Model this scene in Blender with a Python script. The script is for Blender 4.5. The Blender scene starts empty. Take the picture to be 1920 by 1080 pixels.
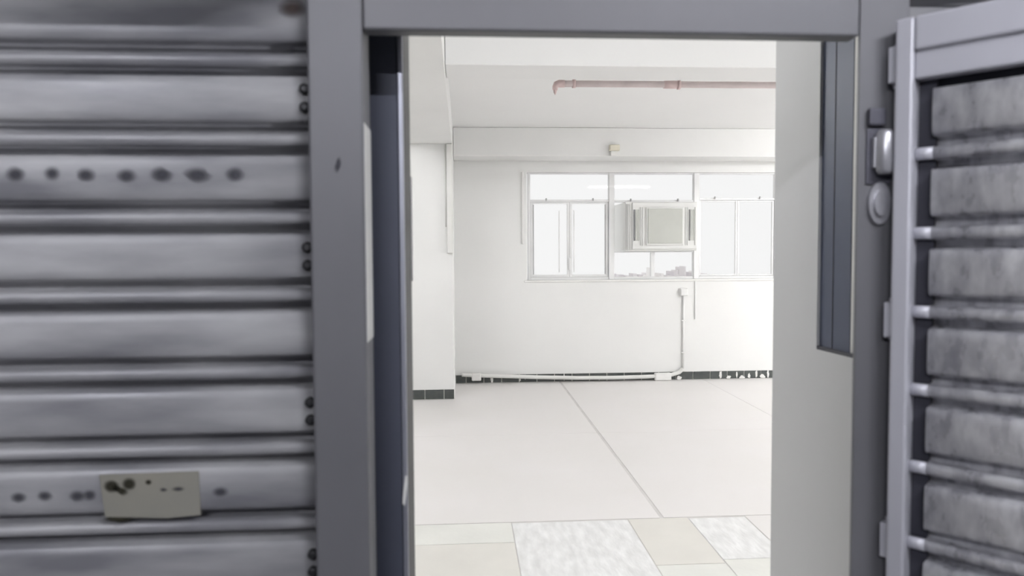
import bpy, bmesh, math, random
from mathutils import Matrix, Vector

random.seed(11)
S = bpy.context.scene
COL = S.collection
PI = math.pi

# ------------------------------------------------------------------ camera
YAW, PITCH, ROLL = 0.06571, 0.04836, -0.00557
CAM = Vector((0.0, -1.2, 1.4))
fw0 = Vector((math.sin(YAW), math.cos(YAW), 0)); rt = Vector((math.cos(YAW), -math.sin(YAW), 0)); up = Vector((0, 0, 1))
fw = fw0 * math.cos(PITCH) - up * math.sin(PITCH)
u0 = up * math.cos(PITCH) + fw0 * math.sin(PITCH)
r2 = rt * math.cos(ROLL) + u0 * math.sin(ROLL)
u2 = u0 * math.cos(ROLL) - rt * math.sin(ROLL)
cd = bpy.data.cameras.new('camera'); cam = bpy.data.objects.new('camera', cd); COL.objects.link(cam)
M = Matrix.Identity(4)
for i in range(3):
    M[i][0], M[i][1], M[i][2], M[i][3] = r2[i], u2[i], -fw[i], CAM[i]
cam.matrix_world = M
cd.sensor_width = 36.0; cd.lens = 1400 / 1920 * 36.0
cd.clip_start = 0.02; cd.clip_end = 2000
cd.dof.use_dof = True; cd.dof.focus_distance = 7.0; cd.dof.aperture_fstop = 4.2
S.camera = cam

# ------------------------------------------------------------------ world (bright overcast sky) and exposure
w = bpy.data.worlds.new('overcast_sky'); S.world = w; w.use_nodes = True
bg = w.node_tree.nodes['Background']
bg.inputs[0].default_value = (1.0, 1.0, 1.0, 1); bg.inputs[1].default_value = 0.92
S.view_settings.view_transform = 'Standard'
S.view_settings.look = 'None'
S.view_settings.gamma = 1.0
S.view_settings.use_curve_mapping = False
S.view_settings.exposure = 0.0

# ------------------------------------------------------------------ lamp table (power in W; the fittings are built further down)
ROOM_FILL = [  # x, y, power  (added fill battens, unseen, on the room ceiling)
    (0.45, 1.15, 26), (2.9, 1.15, 26), (6.3, 1.8, 126), (5.3, 3.8, 146), (6.9, 5.0, 146), (7.2, 3.3, 146), (-1.35, 3.7, 60)]
CORRIDOR_LAMPS = [(1.05, -1.65, 84), (-0.8, -3.2, 140)]
ROOM_TINT = (0.985, 0.99, 1.0)
CORR_TINT = (0.93, 0.935, 1.0)


# ------------------------------------------------------------------ helpers
def new_obj(name, me, mat=None, parent=None, loc=None):
    o = bpy.data.objects.new(name, me); COL.objects.link(o)
    if mat is not None and me is not None and len(me.materials) == 0:
        me.materials.append(mat)
    if parent is not None:
        o.parent = parent
    if loc is not None:
        o.location = loc
    return o

def empty(name, loc=(0, 0, 0), rz=0.0):
    o = bpy.data.objects.new(name, None); COL.objects.link(o)
    o.location = loc; o.rotation_euler = (0, 0, rz); o.empty_display_size = 0.1
    return o

def tag(o, label=None, cat=None, group=None, kind=None):
    if label: o['label'] = label
    if cat: o['category'] = cat
    if group: o['group'] = group
    if kind: o['kind'] = kind
    return o

def mesh_of(bm, name, smooth=False):
    bmesh.ops.recalc_face_normals(bm, faces=bm.faces)
    me = bpy.data.meshes.new(name); bm.to_mesh(me); bm.free()
    if smooth:
        for f in me.polygons: f.use_smooth = True
    return me

def box_bm(x0, x1, y0, y1, z0, z1, bev=0.0, seg=2):
    bm = bmesh.new()
    bmesh.ops.create_cube(bm, size=1.0)
    for v in bm.verts:
        v.co = Vector((x0 + (v.co.x + .5) * (x1 - x0), y0 + (v.co.y + .5) * (y1 - y0), z0 + (v.co.z + .5) * (z1 - z0)))
    if bev > 0:
        bmesh.ops.bevel(bm, geom=list(bm.edges), offset=bev, segments=seg, affect='EDGES', profile=0.5)
    return bm

def box(name, x0, x1, y0, y1, z0, z1, mat, parent=None, bev=0.0, seg=2):
    return new_obj(name, mesh_of(box_bm(x0, x1, y0, y1, z0, z1, bev, seg), name), mat, parent)

def profile_x(name, pts, x0, x1, smooth=True, closed=True):
    """pts: (y, z) outline, extruded along x, with end caps."""
    bm = bmesh.new()
    a = [bm.verts.new((x0, y, z)) for y, z in pts]
    b = [bm.verts.new((x1, y, z)) for y, z in pts]
    n = len(pts)
    for i in range(n if closed else n - 1):
        j = (i + 1) % n
        f = bm.faces.new((a[i], a[j], b[j], b[i])); f.smooth = smooth
    if closed:
        bm.faces.new(a); bm.faces.new(list(reversed(b)))
    bmesh.ops.recalc_face_normals(bm, faces=bm.faces)
    me = bpy.data.meshes.new(name); bm.to_mesh(me); bm.free()
    return me

def tube_mesh(name, path, r, n=14, caps=True):
    """swept round tube along a polyline; r scalar or list."""
    bm = bmesh.new(); rings = []
    P = [Vector(p) for p in path]
    ref = None
    for i, p in enumerate(P):
        t = (P[min(i + 1, len(P) - 1)] - P[max(i - 1, 0)]).normalized()
        if ref is None:
            ref = Vector((0, 0, 1)) if abs(t.z) < 0.9 else Vector((1, 0, 0))
        a = (ref - t * ref.dot(t)).normalized(); b = t.cross(a); ref = a
        rr = r[i] if isinstance(r, (list, tuple)) else r
        rings.append([bm.verts.new(p + (a * math.cos(2 * PI * k / n) + b * math.sin(2 * PI * k / n)) * rr) for k in range(n)])
    for i in range(len(rings) - 1):
        for k in range(n):
            f = bm.faces.new((rings[i][k], rings[i][(k + 1) % n], rings[i + 1][(k + 1) % n], rings[i + 1][k])); f.smooth = True
    if caps:
        bm.faces.new(rings[0]); bm.faces.new(list(reversed(rings[-1])))
    bmesh.ops.recalc_face_normals(bm, faces=bm.faces)
    me = bpy.data.meshes.new(name); bm.to_mesh(me); bm.free()
    return me

def prism_mesh(name, pts, z0, z1, axis='z'):
    """flat polygon pts (a, b) given thickness z0..z1 along axis ('z': a=x b=y; 'y': a=x b=z)."""
    bm = bmesh.new()
    def P(a, b, c): return (a, b, c) if axis == 'z' else (a, c, b)
    lo = [bm.verts.new(P(a, b, z0)) for a, b in pts]; hi = [bm.verts.new(P(a, b, z1)) for a, b in pts]
    n = len(pts)
    bm.faces.new(lo); bm.faces.new(hi)
    for i in range(n):
        bm.faces.new((lo[i], lo[(i + 1) % n], hi[(i + 1) % n], hi[i]))
    return mesh_of(bm, name)

def wall_mesh(name, a0, a1, z0, z1, t0, t1, holes=(), axis='y'):
    """slab spanning a0..a1 (x or y) by z0..z1, thickness t0..t1, with rectangular holes; one connected surface."""
    A = sorted({a0, a1, *[h[0] for h in holes], *[h[1] for h in holes]})
    Z = sorted({z0, z1, *[h[2] for h in holes], *[h[3] for h in holes]})
    bm = bmesh.new(); vs = {}
    def V(i, j, s):
        if (i, j, s) not in vs:
            t = t1 if s else t0
            vs[(i, j, s)] = bm.verts.new((A[i], t, Z[j]) if axis == 'y' else (t, A[i], Z[j]))
        return vs[(i, j, s)]
    def solid(i, j):
        if i < 0 or j < 0 or i >= len(A) - 1 or j >= len(Z) - 1: return False
        ca, cz = (A[i] + A[i + 1]) / 2, (Z[j] + Z[j + 1]) / 2
        return not any(h[0] < ca < h[1] and h[2] < cz < h[3] for h in holes)
    for i in range(len(A) - 1):
        for j in range(len(Z) - 1):
            if not solid(i, j): continue
            for s in (0, 1):
                bm.faces.new((V(i, j, s), V(i + 1, j, s), V(i + 1, j + 1, s), V(i, j + 1, s)))
            for (p, q, di, dj) in (((i, j), (i + 1, j), 0, -1), ((i, j + 1), (i + 1, j + 1), 0, 1), ((i, j), (i, j + 1), -1, 0), ((i + 1, j), (i + 1, j + 1), 1, 0)):
                if not solid(i + di, j + dj):
                    bm.faces.new((V(*p, 0), V(*q, 0), V(*q, 1), V(*p, 1)))
    return mesh_of(bm, name)

def dup(o, name, parent=None, loc=None):
    c = o.copy(); c.name = name; COL.objects.link(c)
    if parent is not None: c.parent = parent
    if loc is not None: c.location = loc
    return c


# ------------------------------------------------------------------ materials
def mat(name, col, rough=0.6, metal=0.0, var=0.0, scale=6.0, bump=0.0, bscale=40.0, stretch=(1, 1, 1), rot=(0, 0, 0),
        col2=None, rvar=0.0, spec=0.5, detail=5.0, each=False):
    m = bpy.data.materials.new(name); m.use_nodes = True
    nt = m.node_tree; N = nt.nodes; L = nt.links; b = N['Principled BSDF']
    b.inputs['Base Color'].default_value = (*col, 1); b.inputs['Roughness'].default_value = rough
    b.inputs['Metallic'].default_value = metal; b.inputs['Specular IOR Level'].default_value = spec
    tc = N.new('ShaderNodeTexCoord'); mp = N.new('ShaderNodeMapping')
    mp.inputs['Scale'].default_value = stretch; mp.inputs['Rotation'].default_value = rot
    L.new(tc.outputs['Object'], mp.inputs['Vector'])
    if each:                      # shift the pattern from object to object
        oi = N.new('ShaderNodeObjectInfo'); sc_ = N.new('ShaderNodeVectorMath'); sc_.operation = 'SCALE'
        sc_.inputs[0].default_value = (37.0, 11.0, 23.0); L.new(oi.outputs['Random'], sc_.inputs['Scale']); L.new(sc_.outputs[0], mp.inputs['Location'])
    if var > 0 or col2:
        ns = N.new('ShaderNodeTexNoise'); ns.inputs['Scale'].default_value = scale; ns.inputs['Detail'].default_value = detail
        L.new(mp.outputs[0], ns.inputs['Vector'])
        cr = N.new('ShaderNodeValToRGB')
        c2 = col2 or tuple(max(0, c * (1 - var)) for c in col)
        c1 = col if col2 else tuple(min(1, c * (1 + var)) for c in col)
        cr.color_ramp.elements[0].position = 0.32; cr.color_ramp.elements[0].color = (*c2, 1)
        cr.color_ramp.elements[1].position = 0.68; cr.color_ramp.elements[1].color = (*c1, 1)
        L.new(ns.outputs['Fac'], cr.inputs['Fac']); L.new(cr.outputs['Color'], b.inputs['Base Color'])
        if rvar > 0:
            mr = N.new('ShaderNodeMapRange')
            mr.inputs['To Min'].default_value = max(0.02, rough - rvar); mr.inputs['To Max'].default_value = min(1, rough + rvar)
            mr.inputs['From Min'].default_value = 0.3; mr.inputs['From Max'].default_value = 0.7
            L.new(ns.outputs['Fac'], mr.inputs['Value']); L.new(mr.outputs[0], b.inputs['Roughness'])
    if bump > 0:
        n2 = N.new('ShaderNodeTexNoise'); n2.inputs['Scale'].default_value = bscale; n2.inputs['Detail'].default_value = 4
        L.new(mp.outputs[0], n2.inputs['Vector'])
        bp = N.new('ShaderNodeBump'); bp.inputs['Strength'].default_value = bump; bp.inputs['Distance'].default_value = 0.01
        L.new(n2.outputs['Fac'], bp.inputs['Height']); L.new(bp.outputs[0], b.inputs['Normal'])
    return m

MT = {}
MT['plaster'] = mat('plaster_white', (0.83, 0.828, 0.815), 0.85, var=0.02, scale=1.3, bump=0.05, bscale=25)
MT['ceil'] = mat('ceiling_paint', (0.86, 0.857, 0.85), 0.9, var=0.015, scale=1.0)
MT['corr_wall'] = mat('corridor_paint', (0.12, 0.12, 0.13), 0.8, var=0.05, scale=2)
MT['corr_floor'] = mat('corridor_concrete', (0.05, 0.05, 0.054), 0.7, var=0.12, scale=4)
MT['vinyl'] = mat('floor_vinyl', (0.83, 0.805, 0.795), 0.42, var=0.025, scale=1.6, col2=(0.80, 0.775, 0.755), rvar=0.08)
MT['screed'] = mat('floor_screed', (0.79, 0.79, 0.745), 0.6, var=0.04, scale=3.0, bump=0.1, bscale=30)
MT['scuff'] = mat('scuffed_white', (0.90, 0.90, 0.895), 0.45, scale=16, stretch=(1.6, 0.5, 1), col2=(0.74, 0.74, 0.73), rvar=0.15, bump=0.3, bscale=26, detail=8)
MT['beige'] = mat('bare_beige', (0.76, 0.74, 0.69), 0.55, var=0.03, scale=4)
MT['seam'] = mat('floor_base_dark', (0.70, 0.68, 0.665), 0.8, var=0.06, scale=5)
MT['galv'] = mat('galvanised_slat', (0.58, 0.58, 0.585), 0.48, metal=0.2, scale=5.5, stretch=(0.55, 1, 2.6), rot=(0, 0.8, 0), col2=(0.27, 0.27, 0.29), rvar=0.14, bump=0.05, bscale=9, detail=8, each=True)
MT['galv2'] = mat('galvanised_streaked', (0.97, 0.97, 1.0), 0.34, metal=0.2, scale=42, stretch=(1.0, 1, 0.42), col2=(0.46, 0.46, 0.50), rvar=0.18, bump=0.10, bscale=40, detail=6, each=True)
MT['post'] = mat('frame_steel', (0.18, 0.18, 0.192), 0.5, metal=0.15, var=0.10, scale=3, stretch=(1, 1, 0.5), rvar=0.05, bump=0.03, bscale=12)
MT['stile'] = mat('leaf_steel', (0.62, 0.62, 0.67), 0.4, metal=0.15, var=0.08, scale=4, stretch=(1, 1, 0.4), bump=0.03, bscale=12)
MT['recess_shade'] = mat('dark_recess_shade', (0.045, 0.045, 0.06), 0.55, var=0.1, scale=6)  # dark colour standing in for shade in the door recesses
MT['navy'] = mat('navy_paint', (0.070, 0.077, 0.105), 0.6, var=0.06, scale=3)
MT['navyglass'] = mat('navy_glass', (0.065, 0.078, 0.125), 0.42, var=0.05, scale=2, spec=0.4)
MT['chrome'] = mat('bright_trim', (0.36, 0.37, 0.42), 0.42, metal=0.6, var=0.08, scale=8)
MT['black'] = mat('black_rubber', (0.018, 0.018, 0.020), 0.6, var=0.1, scale=10)
MT['leaf_white'] = mat('door_white', (0.62, 0.62, 0.62), 0.55, var=0.02, scale=1.5)
MT['latch'] = mat('latch_steel', (0.50, 0.50, 0.53), 0.35, metal=0.5, var=0.12, scale=30)
MT['latch_dark'] = mat('latch_dark', (0.12, 0.12, 0.145), 0.5, metal=0.3, var=0.1, scale=30)
MT['rivet'] = mat('rivet_dark', (0.035, 0.035, 0.038), 0.5, metal=0.4, var=0.1, scale=30)
MT['paper'] = mat('aged_paper', (0.34, 0.325, 0.27), 0.75, col2=(0.29, 0.285, 0.25), scale=9, bump=0.05, bscale=60)
MT['rust'] = mat('rust', (0.11, 0.06, 0.035), 0.9, var=0.3, scale=40)
MT['alu'] = mat('window_aluminium', (0.80, 0.80, 0.80), 0.45, metal=0.15, var=0.03, scale=4)
MT['alu_dark'] = mat('window_gasket', (0.42, 0.42, 0.42), 0.6, var=0.08, scale=8)
MT['tile'] = mat('dark_green_tile', (0.070, 0.078, 0.075), 0.35, var=0.18, scale=18)
MT['grout'] = mat('pale_grout', (0.70, 0.69, 0.66), 0.9, var=0.05, scale=30)
MT['paint'] = mat('white_paint', (0.84, 0.83, 0.81), 0.7, var=0.03, scale=10)
MT['pvc'] = mat('white_pvc', (0.78, 0.775, 0.75), 0.5, var=0.02, scale=6)
MT['red'] = mat('faded_red_paint', (0.86, 0.75, 0.74), 0.5, var=0.06, scale=9)
MT['red_dark'] = mat('red_fitting', (0.74, 0.58, 0.57), 0.5, var=0.08, scale=12)
MT['cream'] = mat('cream_plastic', (0.74, 0.70, 0.58), 0.5, var=0.04, scale=10)
MT['ac'] = mat('ac_plastic', (0.76, 0.76, 0.74), 0.5, var=0.02, scale=5)
MT['ac_panel'] = mat('ac_grille', (0.52, 0.53, 0.49), 0.55, var=0.03, scale=5)
MT['ac_slot'] = mat('ac_slot', (0.16, 0.16, 0.16), 0.6, var=0.1, scale=9)
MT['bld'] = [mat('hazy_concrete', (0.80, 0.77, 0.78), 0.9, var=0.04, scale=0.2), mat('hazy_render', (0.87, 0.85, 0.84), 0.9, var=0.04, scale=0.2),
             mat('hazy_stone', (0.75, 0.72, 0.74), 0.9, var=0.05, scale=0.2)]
MT['housing'] = mat('lamp_housing', (0.8, 0.8, 0.8), 0.5, var=0.02, scale=4)

g = bpy.data.materials.new('window_glass'); g.use_nodes = True
nt = g.node_tree; nt.nodes.remove(nt.nodes['Principled BSDF'])
tr = nt.nodes.new('ShaderNodeBsdfTransparent'); gl = nt.nodes.new('ShaderNodeBsdfGlossy'); mx = nt.nodes.new('ShaderNodeMixShader')
gl.inputs['Roughness'].default_value = 0.03; mx.inputs[0].default_value = 0.004
tr.inputs[0].default_value = (1, 1, 1, 1)
nt.links.new(tr.outputs[0], mx.inputs[1]); nt.links.new(gl.outputs[0], mx.inputs[2]); nt.links.new(mx.outputs[0], nt.nodes['Material Output'].inputs[0])
MT['glass'] = g

def soft_decal(name, col, lo=0.05, hi=0.75, amount=0.8):
    m = bpy.data.materials.new(name); m.use_nodes = True
    nt = m.node_tree; N = nt.nodes; L = nt.links; b = N['Principled BSDF']
    b.inputs['Base Color'].default_value = (*col, 1); b.inputs['Roughness'].default_value = 0.8
    tc = N.new('ShaderNodeTexCoord'); mp = N.new('ShaderNodeMapping'); mp.inputs['Location'].default_value = (-1, 0, -1); mp.inputs['Scale'].default_value = (2, 0, 2)
    gr = N.new('ShaderNodeTexGradient'); gr.gradient_type = 'SPHERICAL'
    mr = N.new('ShaderNodeMapRange'); mr.inputs['From Min'].default_value = lo; mr.inputs['From Max'].default_value = hi; mr.inputs['To Max'].default_value = amount
    tp = N.new('ShaderNodeBsdfTransparent'); mx = N.new('ShaderNodeMixShader')
    L.new(tc.outputs['Generated'], mp.inputs['Vector']); L.new(mp.outputs[0], gr.inputs['Vector']); L.new(gr.outputs['Fac'], mr.inputs['Value'])
    L.new(mr.outputs[0], mx.inputs[0]); L.new(tp.outputs[0], mx.inputs[1]); L.new(b.outputs[0], mx.inputs[2]); L.new(mx.outputs[0], N['Material Output'].inputs[0])
    return m
MT['mark'] = soft_decal('faded_ink', (0.07, 0.07, 0.085))
MT['rust_soft'] = soft_decal('rust_soft', (0.05, 0.03, 0.022), amount=0.75)
MT['ink_dark'] = soft_decal('dark_ink', (0.03, 0.028, 0.015), hi=0.6, amount=0.95)

def emit(name, col, s):
    m = bpy.data.materials.new(name); m.use_nodes = True
    b = m.node_tree.nodes['Principled BSDF']; b.inputs['Base Color'].default_value = (*col, 1)
    b.inputs['Emission Color'].default_value = (*col, 1); b.inputs['Emission Strength'].default_value = s
    return m

# ------------------------------------------------------------------ the setting: room shell
XL, XR, YF, YB, ZC = -2.2, 7.8, 0.25, 6.75, 2.65
WX0, WX1, WZ0, WZ1 = 0.685, 3.455, 1.095, 2.245

floor = new_obj('floor', mesh_of(box_bm(XL - .2, XR + .2, 0.02, YB + .2, -0.15, -0.003), 'floor'), MT['seam'])
tag(floor, 'pale pinkish vinyl floor of the empty bright room', 'floor', kind='structure')
def sheet(x0, x1, y0, y1, m, top=0.0, bev=0.0015):
    return box('floor_sheet', x0, x1, y0, y1, -0.003, top, MT[m], floor, bev, 1)
SX, SY = 1.034, 2.60
for x0, x1 in ((XL, -0.58), (-0.578, SX - .010), (SX + .010, 2.6), (2.602, 4.2), (4.202, XR)):
    for y0, y1 in ((SY + .004, 4.455), (4.4565, YB)):
        sheet(x0, x1, y0, y1, 'vinyl')
# worn near strip: bare screed with scuffed white patches and a beige strip
for x0, x1, y0, y1, m in ((XL, 0.238, 2.335, SY - .004, 'screed'), (XL, 0.238, 0.26, 2.331, 'beige'), (0.242, 0.846, 0.26, SY - .014, 'scuff'),
                          (0.850, 1.166, 2.02, SY - .004, 'beige'), (0.850, 1.166, 0.26, 2.016, 'screed'),
                          (1.170, 1.470, 2.06, SY - .02, 'scuff'), (1.474, XR, 0.26, SY - .004, 'vinyl'), (1.170, 1.470, 0.26, 2.056, 'screed')):
    sheet(x0, x1, y0, y1, m)

ceiling = new_obj('ceiling', mesh_of(box_bm(XL - .2, XR + .2, YF, YB + .2, ZC, ZC + .15), 'ceiling'), MT['ceil'])
tag(ceiling, 'white painted ceiling of the empty room', 'ceiling', kind='structure')
WX4 = (4.0, 5.7)
wf = new_obj('wall_far', wall_mesh('wall_far', XL - .2, XR + .2, 0.0, ZC, YB, YB + .2, [(WX0, WX1, WZ0, WZ1)]), MT['plaster'])
tag(wf, 'white plastered far wall with the row of windows', 'wall', kind='structure')
tag(new_obj('wall_left', wall_mesh('wall_left', YF, YB, 0, ZC, XL - .2, XL, axis='x'), MT['plaster']), 'white left wall of the room behind the door frame', 'wall', kind='structure')
tag(new_obj('wall_right', wall_mesh('wall_right', YF, YB, 0, ZC, XR, XR + .2, axis='x'), MT['plaster']), 'white right wall of the empty room', 'wall', kind='structure')
wfr = new_obj('wall_front', wall_mesh('wall_front', -2.6, XR + .2, 0, 3.0, 0.10, 0.25, [(-0.27, 0.99, 0, 2.442)]), MT['plaster'])
tag(wfr, 'white wall between corridor and room, around the doorway', 'wall', kind='structure')

# column and beams
colm = box('column', -0.86, -0.088, 5.90, YB - .001, 0, ZC - .001, MT['plaster'], None, 0.006)
tag(colm, 'white square column in front of the window wall', 'column', kind='structure')
b1 = box('beam', -0.086, XR - .001, 6.35, YB - .001, 2.362, ZC - .001, MT['plaster'], None, 0.006)
tag(b1, 'white concrete beam above the window wall', 'beam', kind='structure')
b2 = box('beam', -0.088, XR - .001, 3.0, 3.33, 2.437, ZC - .001, MT['ceil'], None, 0.006)
tag(b2, 'white ceiling beam in front of the red pipe', 'beam', kind='structure')
b3 = box('beam', -0.60, -0.09, 0.26, 5.898, 2.418, ZC - .001, MT['plaster'], None, 0.005)
tag(b3, 'white beam running from the doorway to the column along the left', 'beam', kind='structure')

# corridor shell
tag(new_obj('floor_corridor', mesh_of(box_bm(-2.6, 2.9, -4.3, 0.02, -0.15, -0.001), 'floor_corridor'), MT['corr_floor']), 'dark concrete corridor floor', 'floor', kind='structure')
tag(new_obj('ceiling_corridor', mesh_of(box_bm(-2.6, 2.9, -4.3, 0.10, 2.75, 2.9), 'ceiling_corridor'), MT['corr_wall']), 'grey corridor ceiling', 'ceiling', kind='structure')
tag(new_obj('wall_corridor_back', wall_mesh('wall_corridor_back', -2.6, 2.9, 0, 2.75, -4.3, -4.2), MT['corr_wall']), 'grey corridor wall opposite the shutter', 'wall', kind='structure')
tag(new_obj('wall_corridor_left', wall_mesh('wall_corridor_left', -4.2, 0.1, 0, 2.75, -2.6, -2.5, axis='x'), MT['corr_wall']), 'grey corridor end wall on the left', 'wall', kind='structure')
tag(new_obj('wall_corridor_right', wall_mesh('wall_corridor_right', -4.2, 0.1, 0, 2.75, 2.8, 2.9, axis='x'), MT['corr_wall']), 'grey corridor end wall on the right', 'wall', kind='structure')

# ------------------------------------------------------------------ skirting tiles
def skirting(name, x0, x1, y, h, tw, first, label):
    bb = box(name, x0, x1, y - .006, y - .0005, 0.0, h + .002, MT['grout'])
    tag(bb, label, 'skirting', kind='structure')
    x = x0 + first; edges = [x0]
    while x < x1:
        edges.append(x); x += tw
    edges.append(x1)
    for i in range(len(edges) - 1):
        a, b = edges[i] + .004, edges[i + 1] - .004
        if b - a > 0.012:
            box('tile', a, b, y - .013 - random.uniform(0, .002), y - .006, 0.004, h, MT['tile'], bb, 0.0015, 1)
    return bb
sk_col = skirting('baseboard_column', -0.86, -0.090, 5.90, 0.092, 0.182, 0.126, 'dark green tile skirting with pale joints around the column')
sk_far = skirting('baseboard_far', -0.084, 3.9, 6.75, 0.085, 0.19, 0.11, 'dark green tile skirting along the far wall, spattered with white paint')
def splash(x, z, wd, h, n=13):
    pts = []
    for i in range(n):
        a = 2 * PI * i / n; r = 1 + random.uniform(-.3, .25)
        pts.append((x + wd / 2 * r * math.cos(a), min(.088, max(.002, z + h / 2 * r * math.sin(a)))))
    new_obj('paint_splash', prism_mesh('paint_splash', pts, 6.7300, 6.7365, 'y'), MT['paint'], sk_far)
for x, z, wd, h in ((0.30, .045, .03, .09), (0.60, .045, .022, .09), (0.66, .06, .016, .05), (2.80, .045, .034, .085), (2.89, .018, .05, .035), (2.98, .05, .018, .07), (3.04, .016, .06, .035),
                    (3.12, .03, .030, .055), (3.20, .045, .026, .08), (3.27, .02, .06, .045), (3.33, .05, .022, .08), (2.34, .02, .05, .04), (1.08, .05, .012, .07), (1.46, .03, .012, .05)):
    splash(x, z, wd, h)

# ------------------------------------------------------------------ windows
YW = 6.80   # frame plane (inside face)
def frame_bars(name, bars, m, parent, y0, y1, bev=.003):
    for (x0, x1, z0, z1) in bars:
        box(name, x0, x1, y0, y1, z0, z1, MT[m], parent, bev, 1)
def pane(x0, x1, z0, z1, parent, y=6.825):
    return box('pane', x0, x1, y, y + .005, z0, z1, MT['glass'], parent)
def latch(x, z, parent):
    o = box('window_latch', x - .008, x + .008, YW - .02, YW, z, z + .028, MT['alu_dark'], parent, .003, 1)

def window_bay(name, x0, x1, label, casements=True, transom=1.945):
    t = empty(name, ((x0 + x1) / 2, 6.83, WZ0)); tag(t, label, 'window', kind='structure')
    t.location = (0, 0, 0)
    F = .028
    frame_bars('window_frame', [(x0, x0 + F, WZ0, WZ1), (x1 - F, x1, WZ0, WZ1), (x0 + F, x1 - F, WZ0, WZ0 + F), (x0 + F, x1 - F, WZ1 - F * .6, WZ1), (x0 + F, x1 - F, transom - .012, transom + .012)], 'alu', t, YW, YW + .05)
    pane(x0 + F - .004, x1 - F + .004, transom + .008, WZ1 - F * .6 + .004, t)
    for k in (.22, .78):
        latch(x0 + (x1 - x0) * k, transom - .002, t)
    return t, F, transom

X1 = (0.700, 1.602); X2 = (1.612, 2.535); X3 = (2.545, 3.44)
# reveal lining strips
w1, F, T = window_bay('window_1', *X1, 'left window bay with two opened casements under a top pane')
def casement(x0, x1, z0, z1, parent, yo, m='alu', bar=.026):
    s = empty('casement', (0, 0, 0)); s.parent = parent
    box('casement_frame', x0, x0 + bar, YW - yo, YW - yo + .03, z0, z1, MT[m], s, .003, 1)
    box('casement_frame', x1 - bar, x1, YW - yo, YW - yo + .03, z0, z1, MT[m], s, .003, 1)
    box('casement_frame', x0 + bar, x1 - bar, YW - yo, YW - yo + .03, z0, z0 + bar, MT[m], s, .003, 1)
    box('casement_frame', x0 + bar, x1 - bar, YW - yo, YW - yo + .03, z1 - bar * .7, z1, MT[m], s, .003, 1)
    box('pane', x0 + bar - .003, x1 - bar + .003, YW - yo + .012, YW - yo + .017, z0 + bar - .003, z1 - bar * .7 + .003, MT['glass'], s)
    return s
xm = (X1[0] + X1[1]) / 2 + .0
c1 = casement(X1[0] + .03, xm + .0, WZ0 + .03, T - .014, w1, -0.01)
c2 = casement(xm + .002, X1[1] - .03, WZ0 + .03, T - .014, w1, -0.01)
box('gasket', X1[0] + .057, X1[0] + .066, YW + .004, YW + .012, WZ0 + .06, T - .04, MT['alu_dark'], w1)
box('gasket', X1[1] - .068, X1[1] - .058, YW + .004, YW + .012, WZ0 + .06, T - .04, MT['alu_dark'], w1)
box('stay_bar', X1[0] + .338, X1[0] + .350, YW + .05, YW + .058, WZ0 + .08, T - .10, MT['alu'], w1)
box('stay_bar', xm + .048, xm + .060, YW + .05, YW + .058, WZ0 + .08, T - .10, MT['alu'], w1)
box('handle', xm - .012, xm + .010, YW - .022, YW - .002, 1.20, 1.33, MT['alu'], w1, .004, 1)

w2, F, T2 = window_bay('window_2', *X2, 'middle window bay holding the air conditioner above two small panes', transom=1.940)
RZ = 1.402
frame_bars('window_rail', [(X2[0] + F, X2[1] - F, RZ - .016, RZ)], 'alu', w2, YW, YW + .05)
xm2 = 2.062
frame_bars('window_mullion', [(xm2 - .022, xm2 + .022, WZ0 + F, RZ - .016)], 'alu', w2, YW, YW + .045)
pane(X2[0] + F - .004, xm2 - .018, WZ0 + F - .004, RZ - .012, w2); pane(xm2 + .018, X2[1] - F + .004, WZ0 + F - .004, RZ - .012, w2)
pane(X2[0] + F - .004, 1.722, RZ - .004, T2 - .008, w2)
w3, F, T3 = window_bay('window_3', *X3, 'right window bay cut off by the white inner door', transom=1.962)
xm3 = 3.000
casement(X3[0] + .03, xm3, WZ0 + .03, T3 - .014, w3, -0.01, bar=.020); casement(xm3 + .002, X3[1] - .03, WZ0 + .03, T3 - .014, w3, -0.01, bar=.020)
# mullion covers between the bays and window sill
for i, (a, b) in enumerate(((X1[1] - .002, X2[0] + .002), (X2[1] - .002, X3[0] + .002))):
    o = box('trim_%d' % (i + 1), a - .022, b + .022, YW - .012, YW - .0005, WZ0 + .001, WZ1 - .001, MT['alu'], None, .003, 1)
    tag(o, 'pale aluminium upright between the ' + ('left and middle' if i == 0 else 'middle and right') + ' window bays', 'trim', kind='structure')
o = box('trim_3', WX0 - .03, WX1 + .02, 6.735, 6.80, WZ0 - .022, WZ0 - .0005, MT['paint'], None, .004, 1)
tag(o, 'thin white sill ledge under the windows', 'trim', kind='structure')
o = box('trim_4', WX0 - .055, WX0 - .035, 6.735, 6.7495, 1.48, WZ1, MT['paint'], None, .003, 1)
tag(o, 'white upright strip on the wall left of the windows', 'trim', kind='structure')

# ------------------------------------------------------------------ air conditioner in the middle bay
ac = empty('air_conditioner', (2.12, 6.8, RZ)); tag(ac, 'beige window air conditioner with square grille set in the middle window bay', 'air conditioner')
def acb(n, x0, x1, y0, y1, z0, z1, m, bev=.004, parent=None, seg=2):
    o = box(n, x0 - 2.12, x1 - 2.12, y0 - 6.8, y1 - 6.8, z0 - RZ, z1 - RZ, MT[m], parent or ac, bev, seg)
    return o
acb('housing', 1.727, 2.502, 6.66, 7.25, RZ + .002, 1.922, 'ac', .006)
fz0, fz1 = 1.44, 1.895
fr = acb('front_frame', 1.80, 2.500, 6.640, 6.662, fz0 - .02, fz1 + .02, 'ac', .006)
gp = acb('grille_panel', 1.945, 2.350, 6.622, 6.641, 1.462, 1.865, 'ac', .006)
acb('grille_face', 1.962, 2.333, 6.612, 6.623, 1.480, 1.848, 'ac_panel', .003)
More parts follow.
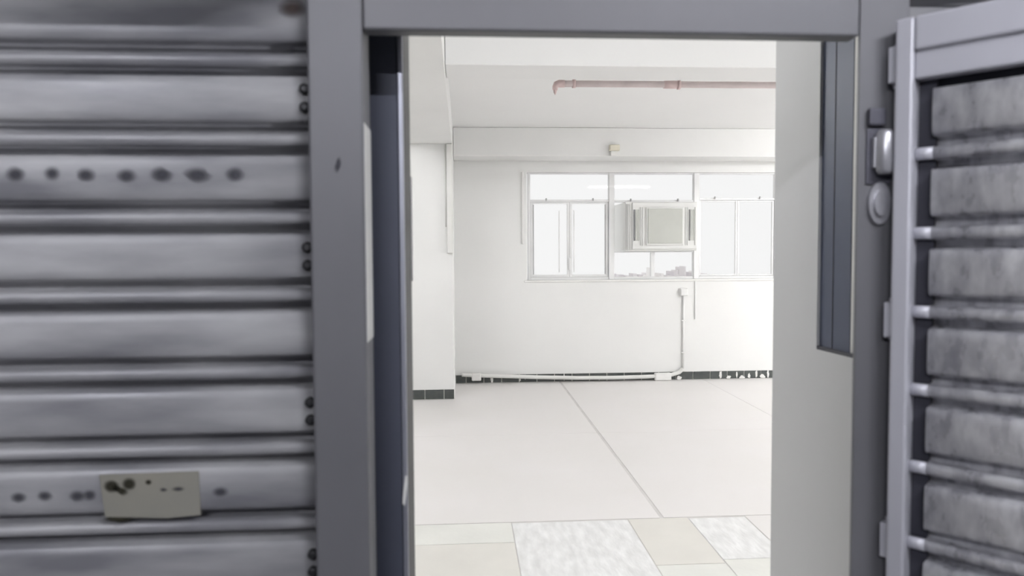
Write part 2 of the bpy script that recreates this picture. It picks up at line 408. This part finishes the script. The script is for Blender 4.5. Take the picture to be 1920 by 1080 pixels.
for x0 in (1.812, 1.836, 1.858, 2.408, 2.430, 2.454):
    acb('louvre_slot', x0, x0 + (.014 if x0 < 2 else .012), 6.634, 6.641, 1.51, 1.84, 'ac_slot' if x0 in (1.812, 2.408) else 'ac_panel', 0)
for x0 in (1.884, 1.905, 2.372, 2.392, 2.474):
    acb('louvre_blade', x0, x0 + .008, 6.630, 6.641, 1.46, 1.865, 'ac', .002, None, 1)
for k in range(3):
    acb('side_rib', 1.735 + k * .020, 1.742 + k * .020, 6.650, 6.661, RZ + .01, 1.90, 'alu_dark' if k == 0 else 'ac', .001, None, 1)

# ------------------------------------------------------------------ pipes, conduits, boxes
zp = 2.472
pipe = empty('sprinkler_pipe', (0.6, 3.6, zp)); tag(pipe, 'faded red sprinkler pipe running under the ceiling', 'pipe')
def ploc(o): o.location = (-0.6, -3.6, -zp); return o
ploc(new_obj('pipe_run', tube_mesh('pipe_run', [(0.625, 3.6, zp), (5.9, 3.6, zp + .012)], 0.021, 16), MT['red'], pipe))
ploc(new_obj('elbow', tube_mesh('elbow', [(0.66, 3.6, zp), (0.625, 3.6, zp), (0.608, 3.6, zp - .006), (0.600, 3.6, zp - .022), (0.599, 3.6, zp - .04)], [.024, .025, .023, .019, .017], 14), MT['red_dark'], pipe))
ploc(new_obj('sprinkler_drop', tube_mesh('sprinkler_drop', [(0.599, 3.6, zp - .036), (0.599, 3.6, zp - .055), (0.599, 3.6, zp - .070)], [.011, .010, .003], 10), MT['red_dark'], pipe))
for xx in (1.375,):
    ploc(new_obj('coupling', tube_mesh('coupling', [(xx - .07, 3.6, zp), (xx, 3.6, zp), (xx + .02, 3.6, zp)], [.025, .026, .025], 16), MT['red_dark'], pipe))
    ploc(new_obj('coupling_rim', tube_mesh('coupling_rim', [(xx + .02, 3.6, zp), (xx + .036, 3.6, zp)], .031, 16), MT['red_dark'], pipe))
for xx in (0.72, 2.1, 3.6, 5.1):
    h = new_obj('hanger', tube_mesh('hanger', [(xx, 3.6, zp + .015), (xx, 3.6, ZC)], .005, 8), MT['red'], pipe); ploc(h)
    ploc(new_obj('hanger_ring', tube_mesh('hanger_ring', [(xx - .010, 3.6, zp), (xx + .010, 3.6, zp)], .027, 16), MT['red_dark'], pipe))

jb = empty('junction_box', (1.54, 6.349, 2.42)); tag(jb, 'small cream junction box on the beam above the middle window', 'junction box')
box('box_body', -.052, .052, -.05, 0, -.005, .055, MT['cream'], jb, .006)
box('box_lid', -.046, .046, -.056, -.05, .000, .050, MT['cream'], jb, .003, 1)
box('box_spout', -.035, .03, -.034, 0, -.055, -.005, MT['pvc'], jb, .004, 1)

tk = empty('cable_trunking', (-0.115, 5.86, 1.389)); tag(tk, 'white cable trunking running down the right edge of the column', 'cable trunking')
box('trunking_body', -.032, .026, .002, .0395, 0, 1.027, MT['pvc'], tk, .003, 1)
box('trunking_lid', -.026, .020, -.006, .002, .004, 1.023, MT['pvc'], tk, .002, 1)
tube_c = new_obj('trunking_pipe', tube_mesh('trunking_pipe', [(-.04, .03, .25), (-.04, .03, 1.02)], .006, 8), MT['pvc'], tk)

cd2 = empty('wall_conduit', (2.385, 6.735, 0.09)); tag(cd2, 'white conduit rising to a small socket box under the air conditioner', 'conduit')
new_obj('conduit_pipe', tube_mesh('conduit_pipe', [(0, .003, 0.0), (0, .003, .83)], .011, 12), MT['plaster'], cd2)
box('socket_box', -.042, .042, -.022, .0145, .825, .905, MT['plaster'], cd2, .006)
box('box_cover', -.036, .036, -.027, -.022, .831, .899, MT['plaster'], cd2, .003, 1)
for zz in (.2, .55):
    box('pipe_clip', -.020, .020, -.010, .0145, zz, zz + .014, MT['plaster'], cd2, .002, 1)
cd3 = empty('wall_cable', (2.515, 6.743, 0.66)); tag(cd3, 'thin white cable dropping down the wall below the window upright', 'cable')
new_obj('cable_run', tube_mesh('cable_run', [(0, 0, 0), (.001, 0, .2), (0, 0, .41)], .006, 8), MT['plaster'], cd3)

hs = empty('drain_hose', (1.2, 6.70, 0.0)); tag(hs, 'pale sagging drain hose running low along the far wall skirting', 'hose')
pts = [(-0.02, .098), (0.10, .090), (0.4, .076), (0.8, .058), (1.2, .045), (1.6, .040), (1.95, .044), (2.12, .050), (2.25, .062), (2.33, .085), (2.372, .125)]
fine = []
for i in range(len(pts) - 1):
    for k in range(5):
        t = k / 5; fine.append((pts[i][0] * (1 - t) + pts[i + 1][0] * t - 1.2, 0, pts[i][1] * (1 - t) + pts[i + 1][1] * t))
fine.append((pts[-1][0] - 1.2, 0, pts[-1][1]))
new_obj('hose', tube_mesh('hose', fine, .021, 14), MT['pvc'], hs)
for x in (0.135, 2.15):
    z = .082 if x < 1 else .052
    box('hose_bracket', x - 1.2 - (.05 if x < 1 else .09), x - 1.2 + (.05 if x < 1 else .09), -.026, .036, z - .05, z + .03, MT['paint'], hs, .012, 3)

# ------------------------------------------------------------------ roller shutter (slats, one object each)
PER = 0.123; ZF = 1.554           # pitch and top edge of one slat face
def slat_profile():
    P = [(-.035, .0030), (-.030, .0008), (-.004, -.001), (-.0005, -.004), (.0015, -.016), (.0022, -.036), (.0018, -.056), (.0004, -.0665), (-.003, -.0705), (-.010, -.0725), (-.034, -.0740), (-.035, -.087)]
    cz, r = -.0985, .0098
    for a in range(100, -101, -25):
        aa = math.radians(a)
        P.append((-.0130 + r * math.cos(aa), cz + r * math.sin(aa)))
    P += [(-.034, -.1095), (-.035, -.1195)]
    P = [(-y, z) for y, z in P]           # front is -y
    back = [(y + .003, z) for y, z in reversed(P)]
    return P + back
PROF = slat_profile()
shut = empty('roller_shutter', (-0.9, 0.0, 0.0)); tag(shut, 'grey galvanised roller shutter of horizontal ribbed slats beside the doorway', 'roller shutter')
SY0 = 0.0
def slat_run(x0, x1, ks, parent, m, ox=0.0):
    me = profile_x('slat', PROF, x0 - ox, x1 - ox); me.materials.append(MT[m])
    out = {}
    for k in ks:
        o = new_obj('slat', me, None, parent, (0, 0, ZF + k * PER)); out[k] = o
    return out
left = slat_run(-2.3, -0.231, range(-12, 7), shut, 'galv', -0.9)
slat_run(0.722, 2.4, range(-12, 7), shut, 'galv', -0.9)
slat_run(-0.231, 0.722, range(3, 7), shut, 'galv', -0.9)

# added box out of view, shades the top slats of the closed shutter
box('shade_box', -2.3 + .9, -0.16 + .9, -.22, -.04, 1.87, 2.26, MT['post'], shut, .008)

# end bolts, pairs on every other slat
bolt_me = tube_mesh('end_bolt', [(0, 0, 0), (0, -.007, 0), (0, -.010, 0)], [.0085, .0085, .004], 10); bolt_me.materials.append(MT['rivet'])
for k in (3, 1, -1, -3, -5):
    for dz in (-.022, -.050):
        new_obj('end_bolt', bolt_me, None, left[k], (-0.2435 + .9, -.001, dz))
# faded stencil marks
def blob(name, parent, x, z, wd, h, y, m, tilt=0.0, n=14, jag=.22, th=.0008):
    pts = []
    for i in range(n):
        a = 2 * PI * i / n; r = 1 + random.uniform(-jag, jag)
        px, pz = wd / 2 * r * math.cos(a), h / 2 * r * math.sin(a)
        pts.append((x + px * math.cos(tilt) + pz * math.sin(tilt), z - px * math.sin(tilt) + pz * math.cos(tilt)))
    return new_obj(name, prism_mesh(name, pts, y - th, y + .002, 'y'), MT[m], parent)
for x, wd in ((-.683, .028), (-.627, .026), (-.576, .028), (-.516, .030), (-.464, .038), (-.410, .040), (-.352, .026)):
    blob('faded_mark', left[0], x + .9, -.031, wd * 1.25, .024, -.0027, 'mark', .35)
for x, wd in ((-.696, .018), (-.655, .016), (-.606, .018), (-.587, .016), (-.387, .018)):
    blob('faded_mark', left[-4], x + .9, 1.022 - (ZF - 4 * PER), wd * 1.5, .019, -.0026, 'mark', .2)
# stained paper label on the low slat, and a rust patch at the top
stk = new_obj('paper_label', prism_mesh('paper_label', [(-.572 + .9, -.008), (-.42 + .9, -.006), (-.418 + .9, -.076), (-.47 + .9, -.080), (-.565 + .9, -.075)], -.0040, -.0015, 'y'), MT['paper'], left[-4])
stk['label'] = 'stained yellowish paper label'
for x, z, wd, h, t in ((-.527, -.022, .026, .024, 0), (-.553, -.026, .030, .020, .5), (-.54, -.034, .034, .010, .6), (-.497, -.021, .012, .009, 0)):
    blob('ink_stain', left[-4], x + .9, z, wd, h, -.0041, 'ink_dark', t)
for x, z, wd, h in ((-.452, -.033, .022, .010), (-.475, -.034, .014, .007)):
    blob('ink_stain', left[-4], x + .9, z, wd, h, -.0041, 'mark', .2)
blob('rust_patch', left[2], -.262 + .9, -.020, .05, .034, -.0026, 'rust_soft', .2)['label'] = 'brown rust patch'
blob('torn_edge', left[-4], -.545 + .9, -.079, .05, .009, -.0030, 'ink_dark', .15)

# ------------------------------------------------------------------ steel frame around the doorway
fr = empty('door_frame', (0.25, 0, 0)); tag(fr, 'grey painted steel frame around the open doorway in the shutter', 'door frame')
def fb(n, x0, x1, y0, y1, z0, z1, m, bev=.002, parent=None):
    return box(n, x0 - .25, x1 - .25, y0, y1, z0, z1, MT[m], parent or fr, bev, 2)
lp = fb('left_post', -0.234, -0.150, -.030, .058, 0.0, 1.93, 'post', .004)
hd = fb('header', -0.1495, 0.6355, -.030, .006, 1.7405, 1.93, 'post', .004)
rp = fb('right_post', 0.636, 0.718, -.030, -.022, 0.0, 1.93, 'post', .002)
fb('threshold', -0.150, 0.636, -.030, .058, 0.0, 0.05, 'post', .004)
lt = fb('pale_jamb_strip', -0.1500, -0.1490, -.028, .052, 1.26, 1.60, 'pvc', 0.0)  # pale strip along part of the left post's inner side
# small scrape on the left post
blob('scrape', lp, -.190 - .0, 1.535, .008, .034, -.0302, 'mark', .35).location = (-.25, 0, 0)
# latch on the right post
lt2 = empty('bolt_latch', (0, 0, 0)); lt2.parent = fr; lt2['label'] = 'worn steel slide bolt and escutcheon'
def lb(n, x0, x1, y0, y1, z0, z1, m, bev=.002):
    return fb(n, x0, x1, y0, y1, z0, z1, m, bev, lt2)
lb('latch_tab', .648, .676, -.042, -.030, 1.598, 1.626, 'latch_dark', .003)
lb('latch_plate', .648, .690, -.034, -.030, 1.505, 1.594, 'latch_dark', .002)
new_obj('bolt_barrel', tube_mesh('bolt_barrel', [(.671 - .25, -.046, 1.520), (.671 - .25, -.046, 1.526), (.671 - .25, -.046, 1.584), (.671 - .25, -.046, 1.590)], [.010, .0135, .0135, .010], 16), MT['latch'], lt2)
lb('bolt_guide', .655, .663, -.044, -.034, 1.53, 1.58, 'latch', .002)
esc = []
for i in range(24):
    a = 2 * PI * i / 24; esc.append((.670 - .25 + .0185 * math.cos(a), 1.475 + .034 * math.sin(a)))
new_obj('escutcheon', prism_mesh('escutcheon', esc, -.037, -.030, 'y'), MT['latch'], lt2)
esc2 = [(.670 - .25 + (a - .42) * .62, 1.475 + (b - 1.475) * .62) for a, b in esc]
new_obj('escutcheon_boss', prism_mesh('escutcheon_boss', esc2, -.042, -.037, 'y'), MT['latch'], lt2)

# ------------------------------------------------------------------ inner navy frame behind the shutter frame
nf = empty('inner_door_frame', (-0.12, .1, 0)); tag(nf, 'dark navy inner door frame with bright edge strip left of the doorway', 'door frame')
def nb(n, x0, x1, y0, y1, z0, z1, m, bev=.002):
    return box(n, x0 + .12, x1 + .12, y0 - .1, y1 - .1, z0, z1, MT[m], nf, bev, 2)
nb('left_jamb', -0.268, -0.108, .098, .262, 0, 2.44, 'navy', .002)
nb('jamb_edge_strip', -0.1078, -0.0995, .094, .110, 0, 2.36, 'chrome', .0015)
nb('jamb_stop', -0.1078, -0.0990, .112, .258, 0, 2.36, 'black', .001)
nb('right_jamb', 0.870, 0.988, .098, .262, 0, 2.44, 'navy', .002)
nb('head_jamb', -0.107, 0.869, .098, .262, 2.36, 2.44, 'navy', .002)
nb('glare_strip', -0.0988, -0.0960, .246, .263, 1.345, 1.545, 'paint', .0008)  # white strip painted in as window glare on the jamb edge
blob('edge_scuff', nf, -.1035 + .12, 0.985, .006, .055, -.0065, 'pvc', .1)

# ------------------------------------------------------------------ inner white door leaf, standing open into the room
A = Vector((0.800, 0.235, 0)); th = math.radians(3.0)
dl = empty('inner_door', A, PI / 2 + th)     # local +x runs along the leaf into the room, local +y to the left
tag(dl, 'white inner door leaf with tall dark blue glazed panel, standing open', 'door')
L0, L1 = -0.02, 0.394
SL0, SL1, SZ = -0.01, 0.184, 1.178
leaf = wall_mesh('leaf', L0 - .001, L1, 0.02, 2.35, -.044, 0.0, [(SL0, SL1, SZ, 2.25)]); new_obj('leaf', leaf, MT['leaf_white'], dl)
def db(n, x0, x1, y0, y1, z0, z1, m, bev=.0):
    return box(n, x0, x1, y0, y1, z0, z1, MT[m], dl, bev, 1)
db('glazing', 0.133, SL1, -.030, -.007, SZ, 2.25, 'navyglass')
db('glazing', 0.066, 0.1315, -.030, -.0075, SZ, 2.25, 'navyglass')
db('glazing_bead', SL0, 0.0655, -.034, -.0085, SZ + .002, 2.25, 'pvc', .001)
db('glazing_joint', 0.1313, 0.1332, -.034, -.0065, SZ, 2.25, 'black')
db('ledge_shade', SL0, SL1, -.0065, -.0005, SZ, SZ + .008, 'recess_shade')  # dark strip in place of the shadow line on the slot ledge
db('edge_strip', L1 - .001, L1 + .0035, -.040, -.004, 0.03, 2.34, 'pvc')

# ------------------------------------------------------------------ the wicket leaf, swung out into the corridor
HX, HY = 0.716, -0.050
wl = empty('shutter_door', (HX, HY, 0.0), -math.radians(90 - 41.5))     # local +x leads from the hinge toward the camera
tag(wl, 'grey ribbed steel door leaf swung open on the right of the frame', 'door')
def wb(n, x0, x1, y0, y1, z0, z1, m, bev=.002, parent=None):
    return box(n, x0, x1, y0, y1, z0, z1, MT[m], parent or wl, bev, 2)
WL = 0.74
st = wb('hinge_stile', -0.018, 0.009, -.040, 0.0, 0.06, 1.757, 'stile', .004)
wb('free_stile', WL - .045, WL, -.040, 0.0, 0.06, 1.775, 'stile', .004)
wb('top_rail', 0.0095, WL - .0455, -.040, 0.0, 1.705, 1.757, 'stile', .004)
wb('top_rail_lip', 0.0095, WL - .0455, -.034, -.008, 1.662, 1.7048, 'stile', .003)
wb('bottom_rail', 0.0095, WL - .0455, -.040, 0.0, 0.06, 0.115, 'stile', .004)
wb('slat_shade', 0.0095, 0.034, -.009, -.0046, 0.115, 1.662, 'recess_shade', 0)  # dark strip that paints the shade between hinge stile and slats
PROF2 = [(y * .8 - .029, z) for y, z in PROF]
me = profile_x('slat', PROF2, 0.034, WL - .0455); me.materials.append(MT['galv2'])
rib = [(y * .8 - .029, z) for y, z in PROF[12:21]]; rib += [(y + .002, z) for y, z in reversed(rib)]
rib_me = profile_x('slat_rib', rib, 0.0095, 0.034); rib_me.materials.append(MT['stile'])
k = 0
for k in range(-11, 2):
    z = 1.524 + k * PER
    if z - PER < 0.10 or z > 1.68: continue
    so = new_obj('slat', me, None, wl, (0, 0, z)); new_obj('slat_rib', rib_me, None, so)
box('shadow_board', 0.0105, WL - .046, .003, .006, 0.116, 1.704, MT['recess_shade'], wl)
# hinges
for z in (1.690, 1.288, 0.93, 0.35):
    h = new_obj('hinge', tube_mesh('hinge', [(-.022, -.012, z - .035), (-.022, -.012, z - .033), (-.022, -.012, z + .033), (-.022, -.012, z + .035)], [.004, .0065, .0065, .004], 12), MT['stile'], wl)
    box('hinge_leaf', -.030, -.0185, -.032, -.012, z - .028, z + .028, MT['stile'], h, .001, 1)

# ------------------------------------------------------------------ skyline seen under the air conditioner
rs = random.Random(5)
def tower(x, y, wd, dp, top, m, steps):
    t = empty('building', (x, y, -40)); tag(t, 'pale hazy building on the skyline below the air conditioner', 'building', 'hazy buildings on the skyline')
    H = top + 40
    box('tower_block', -wd / 2, wd / 2, -dp / 2, dp / 2, 0, H - steps * 1.0, m, t)
    zz = H - steps * 1.0; ww = wd
    for s in range(steps):
        ww *= rs.uniform(.45, .75); off = rs.uniform(-.1, .1) * wd
        box('rooftop_block', -ww / 2 + off, ww / 2 + off, -dp / 4, dp / 4, zz, zz + 1.0, m, t); zz += 1.0
D = 150.0
def px2x(px, y): return (px - 867.4) / 1400 * (y + 1.2) * 1.003
for px, py, wpx, st_ in ((1150, 514, 14, 1), (1163, 516, 12, 1), (1175, 518, 12, 0), (1188, 514, 10, 1), (1199, 516, 12, 1), (1211, 513, 11, 1), (1220, 503, 7, 2), (1229, 513, 10, 1),
                         (1240, 514, 10, 1), (1251, 518, 10, 0), (1261, 510, 10, 1), (1270, 508, 7, 1), (1276, 502, 5, 2), (1284, 501, 6, 2), (1293, 512, 10, 1), (1303, 510, 9, 1), (1314, 514, 12, 0)):
    y = D + 14 * (int(px) % 2) + 30 * (int(wpx) % 2)
    tower(px2x(px, y), y, wpx / 1400 * y, 8, 1.4 - (py - 472) / 1400 * (y + 1.2), rs.choice(MT['bld']), st_)

# ------------------------------------------------------------------ lamps (fluorescent battens; those in the room are added fill)
def batten(x, y, zc, power, tint, label, size=1.2):
    tm = emit('tube_glow', tint, power / (PI * 2 * PI * .013 * (size - .06)))
    t = empty('lamp_or_fill', (x, y, zc)); tag(t, label, 'lamp', 'fluorescent battens out of frame')
    box('lamp_housing', -size / 2, size / 2, -.05, .05, -.045, -.001, MT['housing'], t, .006)
    new_obj('lamp_tube', tube_mesh('lamp_tube', [(-size / 2 + .03, 0, -.062), (size / 2 - .03, 0, -.062)], .013, 10), tm, t)
    for s in (-1, 1):
        box('lamp_holder', s * (size / 2 - .02) - .012, s * (size / 2 - .02) + .012, -.02, .02, -.08, -.046, MT['housing'], t, .003, 1)
ROOM_WHERE = ['nearest the doorway', 'right of the doorway', 'in the near right corner', 'at the end of the red pipe', 'towards the right end of the window wall', 'by the right wall', 'left of the long beam']
for (x, y, p), wh in zip(ROOM_FILL, ROOM_WHERE):
    batten(x, y, ZC, p, ROOM_TINT, 'added white fill batten on the room ceiling ' + wh)
for (x, y, p), wh in zip(CORRIDOR_LAMPS, ('above the open shutter door', 'on the side of the closed shutter')):
    batten(x, y, 2.75, p, CORR_TINT, 'white fluorescent batten on the corridor ceiling ' + wh)
